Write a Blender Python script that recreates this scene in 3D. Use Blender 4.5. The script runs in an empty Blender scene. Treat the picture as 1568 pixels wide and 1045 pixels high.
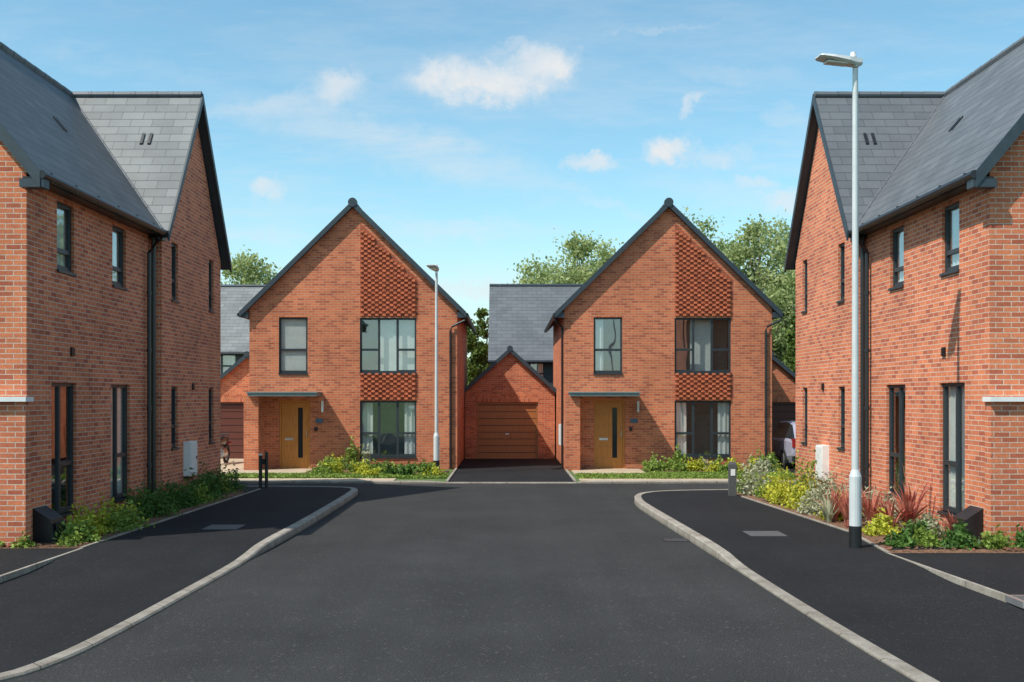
import bpy, math, random
import numpy as np
from mathutils import Vector, geometry
random.seed(7); rng=np.random.default_rng(7)
R=math.radians
V=Vector
scene=bpy.context.scene
coll=scene.collection
F=1650.0; VPU=778.0; VH=608.0; EYE=2.25

# ---------------------------------------------------------------- node helpers
def newmat(name):
    m=bpy.data.materials.new(name); m.use_nodes=True
    nt=m.node_tree; nt.nodes.clear()
    out=nt.nodes.new('ShaderNodeOutputMaterial')
    return m,nt,out
def N(nt,t,**kw):
    n=nt.nodes.new(t)
    for k,v in kw.items(): setattr(n,k,v)
    return n
def setin(n,k,v):
    n.inputs[k].default_value=v
def c4(c): return (c[0],c[1],c[2],1.0)
def mixc(nt,fac,a,b,mode='MIX'):
    m=N(nt,'ShaderNodeMix',data_type='RGBA',blend_type=mode)
    for idx,v in ((0,fac),(6,a),(7,b)):
        if hasattr(v,'is_linked'): nt.links.new(v,m.inputs[idx])
        elif idx==0: m.inputs[0].default_value=v
        else: m.inputs[idx].default_value=c4(v)
    return m.outputs[2]
def mth(nt,op,a,b=None,c=None,clamp=False):
    m=N(nt,'ShaderNodeMath',operation=op); m.use_clamp=clamp
    for i,v in enumerate((a,b,c)):
        if v is None: continue
        if hasattr(v,'is_linked'): nt.links.new(v,m.inputs[i])
        else: m.inputs[i].default_value=v
    return m.outputs[0]
def noise(nt,vec,scale,detail=3,rough=.55):
    n=N(nt,'ShaderNodeTexNoise'); setin(n,'Scale',scale); setin(n,'Detail',detail); setin(n,'Roughness',rough)
    if vec is not None: nt.links.new(vec,n.inputs['Vector'])
    return n.outputs['Fac']
def maprange(nt,v,a,b,c=0,d=1,smooth=False):
    m=N(nt,'ShaderNodeMapRange'); 
    if smooth: m.interpolation_type='SMOOTHSTEP'
    nt.links.new(v,m.inputs[0])
    for i,x in enumerate((a,b,c,d)): m.inputs[i+1].default_value=x
    return m.outputs[0]
def principled(nt,out,col,rough=.6,metal=0,spec=.5):
    p=N(nt,'ShaderNodeBsdfPrincipled')
    if hasattr(col,'is_linked'): nt.links.new(col,p.inputs['Base Color'])
    else: p.inputs['Base Color'].default_value=c4(col)
    if hasattr(rough,'is_linked'): nt.links.new(rough,p.inputs['Roughness'])
    else: p.inputs['Roughness'].default_value=rough
    p.inputs['Metallic'].default_value=metal
    p.inputs['Specular IOR Level'].default_value=spec
    nt.links.new(p.outputs[0],out.inputs[0])
    return p
def bump(nt,p,h,dist=.01,strength=.5):
    b=N(nt,'ShaderNodeBump'); setin(b,'Distance',dist); setin(b,'Strength',strength)
    nt.links.new(h,b.inputs['Height']); nt.links.new(b.outputs[0],p.inputs['Normal'])
def simple(name,col,rough=.5,metal=0,var=.12,scale=6,bmp=0,spec=.5,bscale=None):
    m,nt,out=newmat(name)
    tc=N(nt,'ShaderNodeTexCoord').outputs['Object']
    f=noise(nt,tc,scale,4)
    f=maprange(nt,f,.3,.7)
    a=[x*(1-var) for x in col]; b=[min(1,x*(1+var)) for x in col]
    p=principled(nt,out,mixc(nt,f,a,b),rough,metal,spec)
    if bmp: bump(nt,p,noise(nt,tc,bscale or scale*8,3),bmp,.6)
    return m

def brick_mat(name,c1,c2,mortar,dirt=.25,bw=.225,rh=.075,ms=.014):
    m,nt,out=newmat(name)
    uv=N(nt,'ShaderNodeTexCoord').outputs['UV']
    ob=N(nt,'ShaderNodeTexCoord').outputs['Object']
    br=N(nt,'ShaderNodeTexBrick')
    nt.links.new(uv,br.inputs['Vector'])
    setin(br,'Scale',1.0); setin(br,'Brick Width',bw); setin(br,'Row Height',rh); setin(br,'Mortar Size',ms*.5)
    setin(br,'Mortar Smooth',.1); setin(br,'Bias',-.1)
    setin(br,'Color1',c4(c1)); setin(br,'Color2',c4(c2)); setin(br,'Mortar',c4(mortar))
    br2=N(nt,'ShaderNodeTexBrick'); nt.links.new(uv,br2.inputs['Vector'])
    setin(br2,'Scale',1.0); setin(br2,'Brick Width',bw); setin(br2,'Row Height',rh); setin(br2,'Mortar Size',0.0)
    setin(br2,'Color1',(1.1,1.1,1.1,1)); setin(br2,'Color2',(.70,.62,.70,1)); setin(br2,'Bias',-.55); 
    col=mixc(nt,1.0,br.outputs['Color'],br2.outputs['Color'],'MULTIPLY')
    col=mixc(nt,br.outputs['Fac'],col,mortar)
    n1=maprange(nt,noise(nt,ob,.8,6,.65),.3,.7,1-dirt,1+dirt*.6)
    n2=maprange(nt,noise(nt,ob,35,3),.25,.75,.83,1.16)
    mul=mth(nt,'MULTIPLY',n1,n2)
    # bottom courses darker, with a noise-broken upper edge
    sz=N(nt,'ShaderNodeSeparateXYZ'); nt.links.new(ob,sz.inputs[0])
    mul=mth(nt,'MULTIPLY',mul,maprange(nt,mth(nt,'ADD',sz.outputs[2],mth(nt,'MULTIPLY',noise(nt,ob,2.5,4),.3)),.25,.75,.82,1.0))
    cb=N(nt,'ShaderNodeCombineColor')
    for i in range(3): nt.links.new(mul,cb.inputs[i])
    col=mixc(nt,1.0,col,cb.outputs[0],'MULTIPLY')
    ef=mth(nt,'MULTIPLY',maprange(nt,noise(nt,ob,1.7,6,.7),.54,.74,0,1),maprange(nt,noise(nt,ob,14,3),.45,.65,0,.2))
    col=mixc(nt,ef,col,(.55,.40,.30))
    p=principled(nt,out,col,.88,0,.2)
    hh=mth(nt,'SUBTRACT',mth(nt,'MULTIPLY',noise(nt,ob,60,3),.5),br.outputs['Fac'])
    bump(nt,p,hh,.008,.7)
    return m
def tile_mat(name,c1,c2,gap,w=.3,h=.21):
    m,nt,out=newmat(name)
    uv=N(nt,'ShaderNodeTexCoord').outputs['UV']
    ob=N(nt,'ShaderNodeTexCoord').outputs['Object']
    br=N(nt,'ShaderNodeTexBrick'); nt.links.new(uv,br.inputs['Vector'])
    setin(br,'Scale',1.0); setin(br,'Brick Width',w); setin(br,'Row Height',h); setin(br,'Mortar Size',.004)
    setin(br,'Mortar Smooth',.2)
    setin(br,'Color1',c4(c1)); setin(br,'Color2',c4(c2)); setin(br,'Mortar',c4(gap))
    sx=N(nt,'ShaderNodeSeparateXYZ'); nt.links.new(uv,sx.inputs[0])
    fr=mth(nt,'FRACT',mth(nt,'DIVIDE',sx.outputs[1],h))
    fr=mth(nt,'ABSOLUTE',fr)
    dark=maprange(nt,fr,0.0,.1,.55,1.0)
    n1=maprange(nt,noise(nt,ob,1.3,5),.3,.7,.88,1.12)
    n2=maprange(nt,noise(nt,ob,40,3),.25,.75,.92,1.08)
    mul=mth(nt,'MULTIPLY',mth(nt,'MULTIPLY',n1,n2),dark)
    cb=N(nt,'ShaderNodeCombineColor')
    for i in range(3): nt.links.new(mul,cb.inputs[i])
    col=mixc(nt,1.0,br.outputs['Color'],cb.outputs[0],'MULTIPLY')
    p=principled(nt,out,col,.55,0,.3)
    bump(nt,p,mth(nt,'SUBTRACT',mth(nt,'SUBTRACT',1.0,fr),br.outputs['Fac']),.015,.5)
    return m
def asphalt(name,col,patch=.18,speck=.55,spscale=90,stone=.5):
    m,nt,out=newmat(name)
    ob=N(nt,'ShaderNodeTexCoord').outputs['Object']
    big=maprange(nt,noise(nt,ob,.45,6,.65),.3,.7,1-patch,1+patch)
    mp=N(nt,'ShaderNodeMapping'); mp.inputs['Scale'].default_value=(1.3,.08,1); nt.links.new(ob,mp.inputs[0])
    big=mth(nt,'MULTIPLY',big,maprange(nt,noise(nt,mp.outputs[0],1.6,4),.3,.7,.92,1.08))
    sp=maprange(nt,noise(nt,ob,spscale,2,.7),.35,.7,1-speck,1+speck)
    vo=N(nt,'ShaderNodeTexVoronoi'); setin(vo,'Scale',spscale*.6); nt.links.new(ob,vo.inputs['Vector'])
    st=maprange(nt,vo.outputs['Color'],.84,.92,0,1)
    mul=mth(nt,'MULTIPLY',big,sp)
    cb=N(nt,'ShaderNodeCombineColor')
    for i in range(3): nt.links.new(mul,cb.inputs[i])
    c=mixc(nt,1.0,col,cb.outputs[0],'MULTIPLY')
    c=mixc(nt,mth(nt,'MULTIPLY',st,stone),c,(.13,.12,.11))
    p=principled(nt,out,c,.85,0,.2)
    bump(nt,p,noise(nt,ob,spscale,3,.7),.008,.9)
    return m
def leaf_mat(name,dark,light,trans=.3,nscale=.8):
    m,nt,out=newmat(name)
    g=N(nt,'ShaderNodeNewGeometry'); ob=N(nt,'ShaderNodeTexCoord').outputs['Object']
    f=mth(nt,'ADD',mth(nt,'MULTIPLY',g.outputs['Random Per Island'],.55),mth(nt,'MULTIPLY',maprange(nt,noise(nt,ob,nscale,2),.35,.65),.45))
    c=mixc(nt,f,dark,light)
    p=principled(nt,out,c,.55,0,.3)
    t=N(nt,'ShaderNodeBsdfTranslucent'); nt.links.new(c,t.inputs[0])
    mx=N(nt,'ShaderNodeMixShader'); mx.inputs[0].default_value=trans
    nt.links.new(p.outputs[0],mx.inputs[1]); nt.links.new(t.outputs[0],mx.inputs[2])
    nt.links.new(mx.outputs[0],out.inputs[0])
    return m
def glass_mat():
    m,nt,out=newmat('window_glass')
    ob=N(nt,'ShaderNodeTexCoord').outputs['Object']
    t=N(nt,'ShaderNodeBsdfTransparent'); setin(t,'Color',(.80,.84,.83,1))
    g=N(nt,'ShaderNodeBsdfGlossy'); setin(g,'Roughness',.02); setin(g,'Color',(.9,.95,1,1))
    b=N(nt,'ShaderNodeBump'); setin(b,'Distance',.03); setin(b,'Strength',.2)
    nt.links.new(noise(nt,ob,1.2,1),b.inputs['Height']); nt.links.new(b.outputs[0],g.inputs['Normal'])
    ge=N(nt,'ShaderNodeNewGeometry'); vm=N(nt,'ShaderNodeVectorMath',operation='DOT_PRODUCT')
    nt.links.new(ge.outputs['Normal'],vm.inputs[0]); nt.links.new(ge.outputs['Incoming'],vm.inputs[1])
    ct=mth(nt,'ABSOLUTE',vm.outputs['Value'])
    fr=mth(nt,'POWER',mth(nt,'SUBTRACT',1.0,ct),4.0)
    fac=mth(nt,'ADD',mth(nt,'MULTIPLY',fr,.7),.22,clamp=True)
    mx=N(nt,'ShaderNodeMixShader'); nt.links.new(fac,mx.inputs[0])
    nt.links.new(t.outputs[0],mx.inputs[1]); nt.links.new(g.outputs[0],mx.inputs[2])
    nt.links.new(mx.outputs[0],out.inputs[0])
    return m

M={}
M['brick']=brick_mat('red_brick',(.63,.185,.080),(.46,.115,.054),(.52,.34,.24),.24)
M['brickL']=brick_mat('red_brick_side',(.66,.205,.096),(.48,.128,.070),(.66,.49,.38),.22)
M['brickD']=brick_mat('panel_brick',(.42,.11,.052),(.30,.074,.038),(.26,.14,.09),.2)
M['brickP']=simple('projecting_brick',(.56,.15,.066),.85,var=.35,scale=9)
M['soldier']=brick_mat('soldier_brick',(.62,.175,.075),(.45,.11,.055),(.46,.3,.2),.2,bw=.075,rh=.225)
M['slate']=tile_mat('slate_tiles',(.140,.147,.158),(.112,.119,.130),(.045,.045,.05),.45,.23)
M['slateL']=tile_mat('light_slate_tiles',(.22,.225,.222),(.17,.175,.175),(.07,.07,.07),.45,.23)  # lighter slate tone: left wing's front slope and left rear roof
M['trim']=simple('dark_trim',(.035,.05,.062),.5,var=.15)
M['gutter']=simple('gutter_plastic',(.018,.018,.02),.35,var=.2)
M['frame']=simple('window_frame_grey',(.030,.038,.044),.4,var=.1)
M['canopy']=simple('canopy_lead',(.16,.22,.225),.5,var=.1)
M['glass']=glass_mat()
M['curtain']=simple('curtain_cloth',(.80,.81,.78),.9,var=.08,scale=4)
M['inside']=simple('room_wall',(.30,.29,.26),.9)
M['white']=simple('white_paint',(.78,.77,.74),.5,var=.05)
def wood(name,c1,c2):
    m,nt,out=newmat(name)
    ob=N(nt,'ShaderNodeTexCoord').outputs['Object']
    mp=N(nt,'ShaderNodeMapping'); mp.inputs['Scale'].default_value=(30,30,2); nt.links.new(ob,mp.inputs[0])
    f=maprange(nt,noise(nt,mp.outputs[0],1.5,4),.3,.7)
    principled(nt,out,mixc(nt,f,c1,c2),.5,0,.4); return m
M['oak']=wood('oak_door',(.42,.155,.028),(.58,.235,.05))
M['gdoor']=wood('garage_door_wood',(.34,.12,.04),(.47,.18,.055))
M['gdark']=wood('garage_door_dark',(.09,.025,.018),(.13,.038,.025))
M['steel']=simple('brushed_steel',(.6,.6,.6),.35,.8,var=.1)
M['galv']=simple('lamp_column_paint',(.62,.63,.62),.4,.1,var=.06)
M['black']=simple('black_plastic',(.015,.015,.016),.4,var=.2)
def kerbm():
    m,nt,out=newmat('concrete_kerb')
    ob=N(nt,'ShaderNodeTexCoord').outputs['Object']
    s=N(nt,'ShaderNodeSeparateXYZ'); nt.links.new(ob,s.inputs[0])
    a=mth(nt,'FRACT',mth(nt,'DIVIDE',mth(nt,'ADD',s.outputs[0],s.outputs[1]),.914))
    j=mth(nt,'ABSOLUTE',mth(nt,'SUBTRACT',a,.5))
    jm=maprange(nt,j,.004,.014,0,1)
    f=maprange(nt,noise(nt,ob,3,6,.7),.3,.7)
    f2=maprange(nt,noise(nt,ob,70,2),.3,.7,.8,1.15)
    c=mixc(nt,f,(.22,.185,.15),(.40,.36,.31))
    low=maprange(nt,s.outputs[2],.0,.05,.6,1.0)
    cb=N(nt,'ShaderNodeCombineColor')
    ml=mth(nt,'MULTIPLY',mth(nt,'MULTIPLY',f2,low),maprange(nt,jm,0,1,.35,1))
    for i in range(3): nt.links.new(ml,cb.inputs[i])
    p=principled(nt,out,mixc(nt,1.0,c,cb.outputs[0],'MULTIPLY'),.85,0,.2)
    bump(nt,p,noise(nt,ob,80,2),.004,.5)
    return m
M['kerb']=kerbm()
M['road']=asphalt('road_asphalt',(.041,.0402,.039),.2,.6,70,.4)
M['pav']=asphalt('pavement_asphalt',(.0175,.0178,.0195),.22,.5,80,.2)
M['soil']=simple('bark_soil',(.16,.08,.045),.95,var=.6,scale=22,bmp=.04,bscale=30)
M['grass']=simple('grass_ground',(.09,.14,.035),.95,var=.4,scale=3,bmp=.03,bscale=60)
M['slab']=simple('paving_slab',(.46,.36,.25),.85,var=.15,scale=3,bmp=.004)
M['iron']=simple('cover_iron',(.085,.085,.085),.6,var=.3,scale=30,bmp=.006,bscale=50)
M['clad']=simple('dark_cladding',(.05,.06,.065),.6,var=.15)
M['bark']=simple('tree_bark',(.14,.11,.08),.9,var=.35,scale=8,bmp=.02)
M['leafA']=leaf_mat('leaf_tree_dark',(.06,.10,.02),(.20,.28,.06),.4)
M['leafB']=leaf_mat('leaf_tree_silver',(.24,.30,.10),(.55,.60,.28),.5)
M['shY']=leaf_mat('leaf_yellow_green',(.22,.26,.02),(.75,.72,.08),.3,4)
M['shG']=leaf_mat('leaf_dark_green',(.03,.08,.015),(.14,.26,.05),.3,4)
M['shM']=leaf_mat('leaf_mid_green',(.10,.16,.02),(.34,.45,.09),.3,4)
M['shS']=leaf_mat('leaf_grey_green',(.22,.24,.12),(.60,.60,.42),.3,4)
M['shR']=leaf_mat('leaf_red_bronze',(.30,.05,.035),(.70,.28,.19),.3,4)
M['carpaint']=simple('car_paint',(.42,.40,.50),.25,.2,var=.03)
M['carglass']=simple('car_glass',(.02,.025,.03),.08,var=.05)
M['tyre']=simple('tyre_rubber',(.02,.02,.02),.8)
M['redlens']=simple('red_lens',(.35,.02,.02),.3)
M['plate']=simple('number_plate',(.7,.55,.08),.5)
M['blue']=simple('sign_slate_blue',(.06,.11,.16),.5)

# ---------------------------------------------------------------- mesh builder
class MB:
    def __init__(s): s.v=[];s.f=[];s.m=[];s.uv=[];s.sm=[];s.mats=[]
    def mi(s,k):
        if k not in s.mats: s.mats.append(k)
        return s.mats.index(k)
    def poly(s,pts,mat,smooth=False):
        pts=[V(p) for p in pts]
        n=V((0,0,0))
        for i in range(len(pts)):
            a=pts[i];b=pts[(i+1)%len(pts)]
            n+=V(((a.y-b.y)*(a.z+b.z),(a.z-b.z)*(a.x+b.x),(a.x-b.x)*(a.y+b.y)))
        if n.length<1e-12: return
        n.normalize()
        if abs(n.z)>.999: t=V((1,0,0)); q=V((0,1,0))
        else:
            t=V((0,0,1)).cross(n).normalized(); q=n.cross(t)
        b0=len(s.v); s.v+= [tuple(p) for p in pts]
        s.f.append(list(range(b0,b0+len(pts)))); s.m.append(s.mi(mat)); s.sm.append(smooth)
        s.uv+=[(p.dot(t)+50,p.dot(q)+50) for p in pts]
    def hexa(s,c,mat,top=None):
        for i,f in enumerate(((3,2,1,0),(4,5,6,7),(0,1,5,4),(1,2,6,5),(2,3,7,6),(3,0,4,7))):
            s.poly([c[j] for j in f],top if (i==1 and top) else mat)
    def box(s,x0,x1,y0,y1,z0,z1,mat,top=None):
        s.hexa([(x0,y0,z0),(x1,y0,z0),(x1,y1,z0),(x0,y1,z0),(x0,y0,z1),(x1,y0,z1),(x1,y1,z1),(x0,y1,z1)],mat,top)
    def lbox(s,fr,u0,u1,z0,z1,n0,n1,mat):
        P=fr
        s.hexa([P(u0,z0,n0),P(u1,z0,n0),P(u1,z0,n1),P(u0,z0,n1),P(u0,z1,n0),P(u1,z1,n0),P(u1,z1,n1),P(u0,z1,n1)],mat)
    def tube(s,pts,rad,mat,n=10,cap=True,smooth=True):
        pts=[V(p) for p in pts]
        if not isinstance(rad,(list,tuple)): rad=[rad]*len(pts)
        rings=[]
        for i,p in enumerate(pts):
            d=(pts[min(i+1,len(pts)-1)]-pts[max(i-1,0)]).normalized()
            a=V((0,0,1)) if abs(d.z)<.9 else V((1,0,0))
            x=d.cross(a).normalized(); y=d.cross(x)
            rings.append([p+(x*math.cos(2*math.pi*k/n)+y*math.sin(2*math.pi*k/n))*rad[i] for k in range(n)])
        for i in range(len(rings)-1):
            for k in range(n):
                s.poly([rings[i][k],rings[i][(k+1)%n],rings[i+1][(k+1)%n],rings[i+1][k]],mat,smooth)
        if cap:
            s.poly(rings[0][::-1],mat); s.poly(rings[-1],mat)
    def slab(s,q,th,mat,edge):
        q=[V(p) for p in q]; d=V((0,0,-th)); b=[p+d for p in q]
        s.poly(q,mat); s.poly(b[::-1],edge)
        for i in range(4): s.poly([q[i],b[i],b[(i+1)%4],q[(i+1)%4]],edge)
    def make(s,name,parent=None,merge=False):
        me=bpy.data.meshes.new(name); me.from_pydata(s.v,[],s.f)
        uvl=me.uv_layers.new(name='UVMap')
        uvl.data.foreach_set('uv',np.array(s.uv,dtype=np.float32).ravel())
        for k in s.mats: me.materials.append(M[k])
        me.polygons.foreach_set('material_index',s.m)
        me.polygons.foreach_set('use_smooth',s.sm)
        if merge:
            import bmesh
            bm=bmesh.new(); bm.from_mesh(me); bmesh.ops.remove_doubles(bm,verts=bm.verts,dist=1e-4); bm.to_mesh(me); bm.free()
        me.update()
        o=bpy.data.objects.new(name,me); coll.objects.link(o)
        if parent: o.parent=parent
        return o
def empty(name,loc=(0,0,0)):
    e=bpy.data.objects.new(name,None); coll.objects.link(e); e.empty_display_size=.3
    return e
def frame(O,T,Nn):
    O=V(O);T=V(T);Nn=V(Nn)
    return lambda u,z,n: O+T*u+V((0,0,1))*z+Nn*n

def wall(mb,P,u0,u1,z0,z1,holes,mat,apex=None,reveal=.11,special=None):
    us=sorted(set([u0,u1]+[h[0] for h in holes]+[h[1] for h in holes]))
    zs=sorted(set([z0,z1]+[h[2] for h in holes]+[h[3] for h in holes]))
    for i in range(len(us)-1):
        for j in range(len(zs)-1):
            cu=(us[i]+us[i+1])/2; cz=(zs[j]+zs[j+1])/2
            if any(h[0]<cu<h[1] and h[2]<cz<h[3] for h in holes): continue
            mb.poly([P(us[i],zs[j],0),P(us[i+1],zs[j],0),P(us[i+1],zs[j+1],0),P(us[i],zs[j+1],0)],mat)
    for h in holes:
        a,b,c,d=h
        mb.poly([P(a,c,0),P(a,d,0),P(a,d,-reveal),P(a,c,-reveal)],mat)
        mb.poly([P(b,c,0),P(b,d,0),P(b,d,-reveal),P(b,c,-reveal)],mat)
        mb.poly([P(a,d,0),P(b,d,0),P(b,d,-reveal),P(a,d,-reveal)],mat)
        mb.poly([P(a,c,0),P(b,c,0),P(b,c,-reveal),P(a,c,-reveal)],mat)
    if apex: mb.poly([P(u0,z1,0),P(u1,z1,0),P(apex[0],apex[1],0)],mat)

def window(W,G,C,P,h,vd=(),hd=None,curt='none',sill=True):
    a,b,c,d=h; t=.055; n0,n1=-.11,-.05
    a+=.002;b-=.002;c+=.002;d-=.002
    W.lbox(P,a,b,c,c+t,n0,n1,'frame'); W.lbox(P,a,b,d-t,d,n0,n1,'frame')
    W.lbox(P,a,a+t,c+t,d-t,n0,n1,'frame'); W.lbox(P,b-t,b,c+t,d-t,n0,n1,'frame')
    xs=[a+t]
    for x in vd:
        xx=a+(b-a)*x; W.lbox(P,xx-.035,xx+.035,c+t,d-t,n0,n1-.004,'frame'); xs+=[xx-.035,xx+.035]
    xs.append(b-t)
    k=0
    for i in range(0,len(xs),2):
        if hd and hd[k]:
            zz=c+(d-c)*hd[k]; W.lbox(P,xs[i],xs[i+1],zz-.035,zz+.035,n0,n1-.004,'frame')
            W.lbox(P,xs[i],xs[i+1],c+t,c+t+.03,n0,n1-.008,'frame')
        k+=1
    G.poly([P(a+t,c+t,-.085),P(b-t,c+t,-.085),P(b-t,d-t,-.085),P(a+t,d-t,-.085)],'glass')
    if sill: W.lbox(P,a-.01,b+.01,c-.045,c-.002,-.1,.035,'frame')
    def pleat(u0,u1,z0,z1,n):
        k=max(2,int(abs(u1-u0)/.07)); 
        for i in range(k):
            ua=u0+(u1-u0)*i/k; ub=u0+(u1-u0)*(i+1)/k
            na=n+(.03 if i%2 else 0); nb=n+(.0 if i%2 else .03)
            C.poly([P(ua,z0,na),P(ub,z0,nb),P(ub,z1,nb),P(ua,z1,na)],'curtain')
    w=b-a; m_=-.114
    if curt=='sides': pleat(a,a+w*.22,c,d,-.17); pleat(b-w*.22,b,c,d,-.17)
    if curt=='full': pleat(a,b,c+.02,d,-.15)
    if curt=='blind': C.poly([P(a,c,m_),P(b,c,m_),P(b,d,m_),P(a,d,m_)],'curtain')
    if curt=='mid': C.poly([P(a+w*.3,c,-.3),P(b-w*.3,c,-.3),P(b-w*.3,d,-.3),P(a+w*.3,d,-.3)],'curtain')
    if curt=='two': C.poly([P(a+w*.3,c,-.22),P(b,c,-.22),P(b,d,-.22),P(a+w*.3,d,-.22)],'curtain')
    if curt=='one': pleat(a,a+w*.35,c,d,-.15)
    C.poly([P(a-.1,c-.01,-1.1),P(b+.1,c-.01,-1.1),P(b+.1,d+.15,-1.1),P(a-.1,d+.15,-1.1)],'inside')

def verge(mb,a,e,Nn,h=.2,th=.04,mat='trim'):
    a=V(a);e=V(e);n=V(Nn)*th; d=V((0,0,-h))
    mb.hexa([a+d,e+d,e+d+n,a+d+n,a,e,e+n,a+n],mat)
def ridge(mb,p,q,r=.085,seg=.45,mat='trim'):
    p=V(p);q=V(q);L=(q-p).length;n=max(1,int(L/seg))
    for i in range(n):
        a=p.lerp(q,i/n);b=p.lerp(q,(i+1)/n-.012/L*seg)
        mb.tube([a,b],[r,r*.93],mat,8,smooth=False)

# ---------------------------------------------------------------- side houses
def side_house(s,seed):
    root=empty('brick_house')
    XM,XW,XR=6.95*s,6.75*s,9.4*s
    RZ=8.73; bk='brickL'
    wl,rf,W,G,C,gt=MB(),MB(),MB(),MB(),MB(),MB()
    PM=frame((XM,0,0),(0,1,0),(-s,0,0)); PW=frame((XW,0,0),(0,1,0),(-s,0,0))
    mh=[(16.4,17.35,.42,2.47),(18.85,19.8,.42,2.47),(16.6,17.27,4.22,5.28),(18.93,19.6,4.22,5.28)]
    wall(wl,PM,15.55,21.0,0,5.5,mh,bk)
    ct=['one','full','full','full'] if s<0 else ['full','one','full','full']
    for i,h in enumerate(mh): window(W,G,C,PM,h,(.45,) if i<2 else (),(None,.38) if i<2 else (.3,),ct[i])
    wh=[(21.6,22.02,1.22,2.46),(24.3,24.7,1.22,2.46),(21.62,22.04,4.2,5.36),(24.3,24.7,4.2,5.36)]
    wall(wl,PW,21.0,25.3,0,5.42,wh,bk,apex=(23.15,RZ-.14))
    for h in wh: window(W,G,C,PW,h,(),(.35,),'sides')
    PY=frame((0,21.0,0),(1,0,0),(0,-1,0))
    wall(wl,PY,min(XM,XW),max(XM,XW),0,5.42,[],bk)
    PG=frame((0,15.55,0),(1,0,0),(0,-1,0)); XB=11.85*s
    wall(wl,PG,min(XM,XB),max(XM,XB),0,5.5,[],bk,apex=(XR,RZ-.14))
    PF=frame((0,25.3,0),(1,0,0),(0,1,0))
    wall(wl,PF,min(XW,XB),max(XW,XB),0,5.42,[],bk)
    wl.poly([(XM,25.29,5.4),(XB,25.29,5.4),(XR,25.29,RZ-.14)],bk)
    PB=frame((XB,0,0),(0,1,0),(s,0,0)); wall(wl,PB,15.55,25.3,0,5.5,[],bk)
    x0,x1=sorted((6.88*s,9.2*s))
    wl.box(x0,x1,15.36,15.547,0,2.18,bk)
    wl.box(x0-.04,x1+.04,15.28,15.54,2.182,2.25,'white')
    ms=1.2; mz=lambda x: RZ-ms*abs(abs(XR)-abs(x))
    tl='slate'
    xe=6.7*s; xi=6.8*s; xo=12.1*s
    rf.slab([(xe,15.36,mz(xe)),(XR,15.36,RZ),(XR,20.9,RZ),(xe,20.9,mz(xe))],.14,tl,'trim')
    rf.slab([(xi,20.9,mz(xi)),(XR,20.9,RZ),(XR,25.4,RZ),(xi,25.4,mz(xi))],.14,tl,'trim')
    rf.slab([(xo,15.36,mz(xo)),(XR,15.36,RZ),(XR,25.4,RZ),(xo,25.4,mz(xo))],.14,tl,'trim')
    xw=6.58*s; wz=lambda d: RZ-1.42*d
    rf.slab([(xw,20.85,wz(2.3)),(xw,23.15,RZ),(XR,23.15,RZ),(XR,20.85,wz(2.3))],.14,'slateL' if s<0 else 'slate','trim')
    rf.slab([(xw,25.5,wz(2.35)),(xw,23.15,RZ),(XR,23.15,RZ),(XR,25.5,wz(2.35))],.14,tl,'trim')
    dd=2.28; xv=abs(XR)-1.42*dd/ms
    a=V((XR,23.15,RZ+.012)); b=V((xv*s,23.15-dd,wz(dd)+.02))
    rf.tube([a,b],.022,'slate',6)
    ridge(rf,(XR,15.3,RZ+.0),(XR,23.1,RZ),mat='slate'); ridge(rf,(xw,23.15,RZ),(XR,23.15,RZ),mat='slate')
    verge(rf,(xw,23.15,RZ+.03),(xw,20.83,wz(2.32)+.03),(-s,0,0),.2,.035); verge(rf,(xw,23.15,RZ+.03),(xw,25.52,wz(2.37)+.03),(-s,0,0),.2,.035)
    verge(rf,(XR,15.36,RZ+.03),(xe-.04*s,15.36,mz(xe)-.02),(0,-1,0),.24,.035); verge(rf,(XR,15.36,RZ+.03),(xo,15.36,mz(xo)+.03),(0,-1,0),.24,.035)
    rf.box(*sorted((6.62*s,6.96*s)),15.34,15.55,5.24,5.36,'trim')
    vy=22.35
    for k in (0,.16):
        xx=(7.42+k)*s; 
        rf.hexa([(xx-.028,vy-.1,wz(.9)),(xx+.028,vy-.1,wz(.9)),(xx+.028,vy+.08,wz(.72)),(xx-.028,vy+.08,wz(.72)),
                 (xx-.028,vy-.11,wz(.9)+.035),(xx+.028,vy-.11,wz(.9)+.035),(xx+.028,vy+.07,wz(.72)+.035),(xx-.028,vy+.07,wz(.72)+.035)],'gutter')
    for k in (0,.12):
        yy=19.4+k; rf.hexa([((8.0)*s,yy,mz(8.0)),(8.0*s,yy+.04,mz(8.0)),(8.2*s,yy+.04,mz(8.2)),(8.2*s,yy,mz(8.2)),
                 (7.99*s,yy,mz(8.0)+.025),(7.99*s,yy+.04,mz(8.0)+.025),(8.19*s,yy+.04,mz(8.2)+.025),(8.19*s,yy,mz(8.2)+.025)],'gutter')
    gt.tube([(6.64*s,15.33,5.42),(6.64*s,20.84,5.42)],.062,'gutter',10)
    for y in np.arange(15.6,20.8,.9): gt.box(*sorted((6.60*s,6.72*s)),y,y+.03,5.36,5.49,'gutter')
    gt.box(*sorted((6.64*s,6.94*s)),15.4,20.85,5.37,5.40,'gutter')
    xp=6.86*s
    gt.tube([(6.64*s,20.5,5.38),(6.66*s,20.52,5.25),(xp,20.6,5.0),(xp,20.6,.08)],.04,'gutter',8)
    for z in (4.2,3.1,2.0,.9): gt.tube([(xp,20.6,z),(xp,20.6,z+.07)],.052,'gutter',8)
    gt.tube([(xp,20.85,5.35),(xp,20.85,.08)],.045,'gutter',8)
    gt.box(*sorted((6.66*s,6.8*s)),20.76,20.98,5.28,5.46,'gutter')
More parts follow.
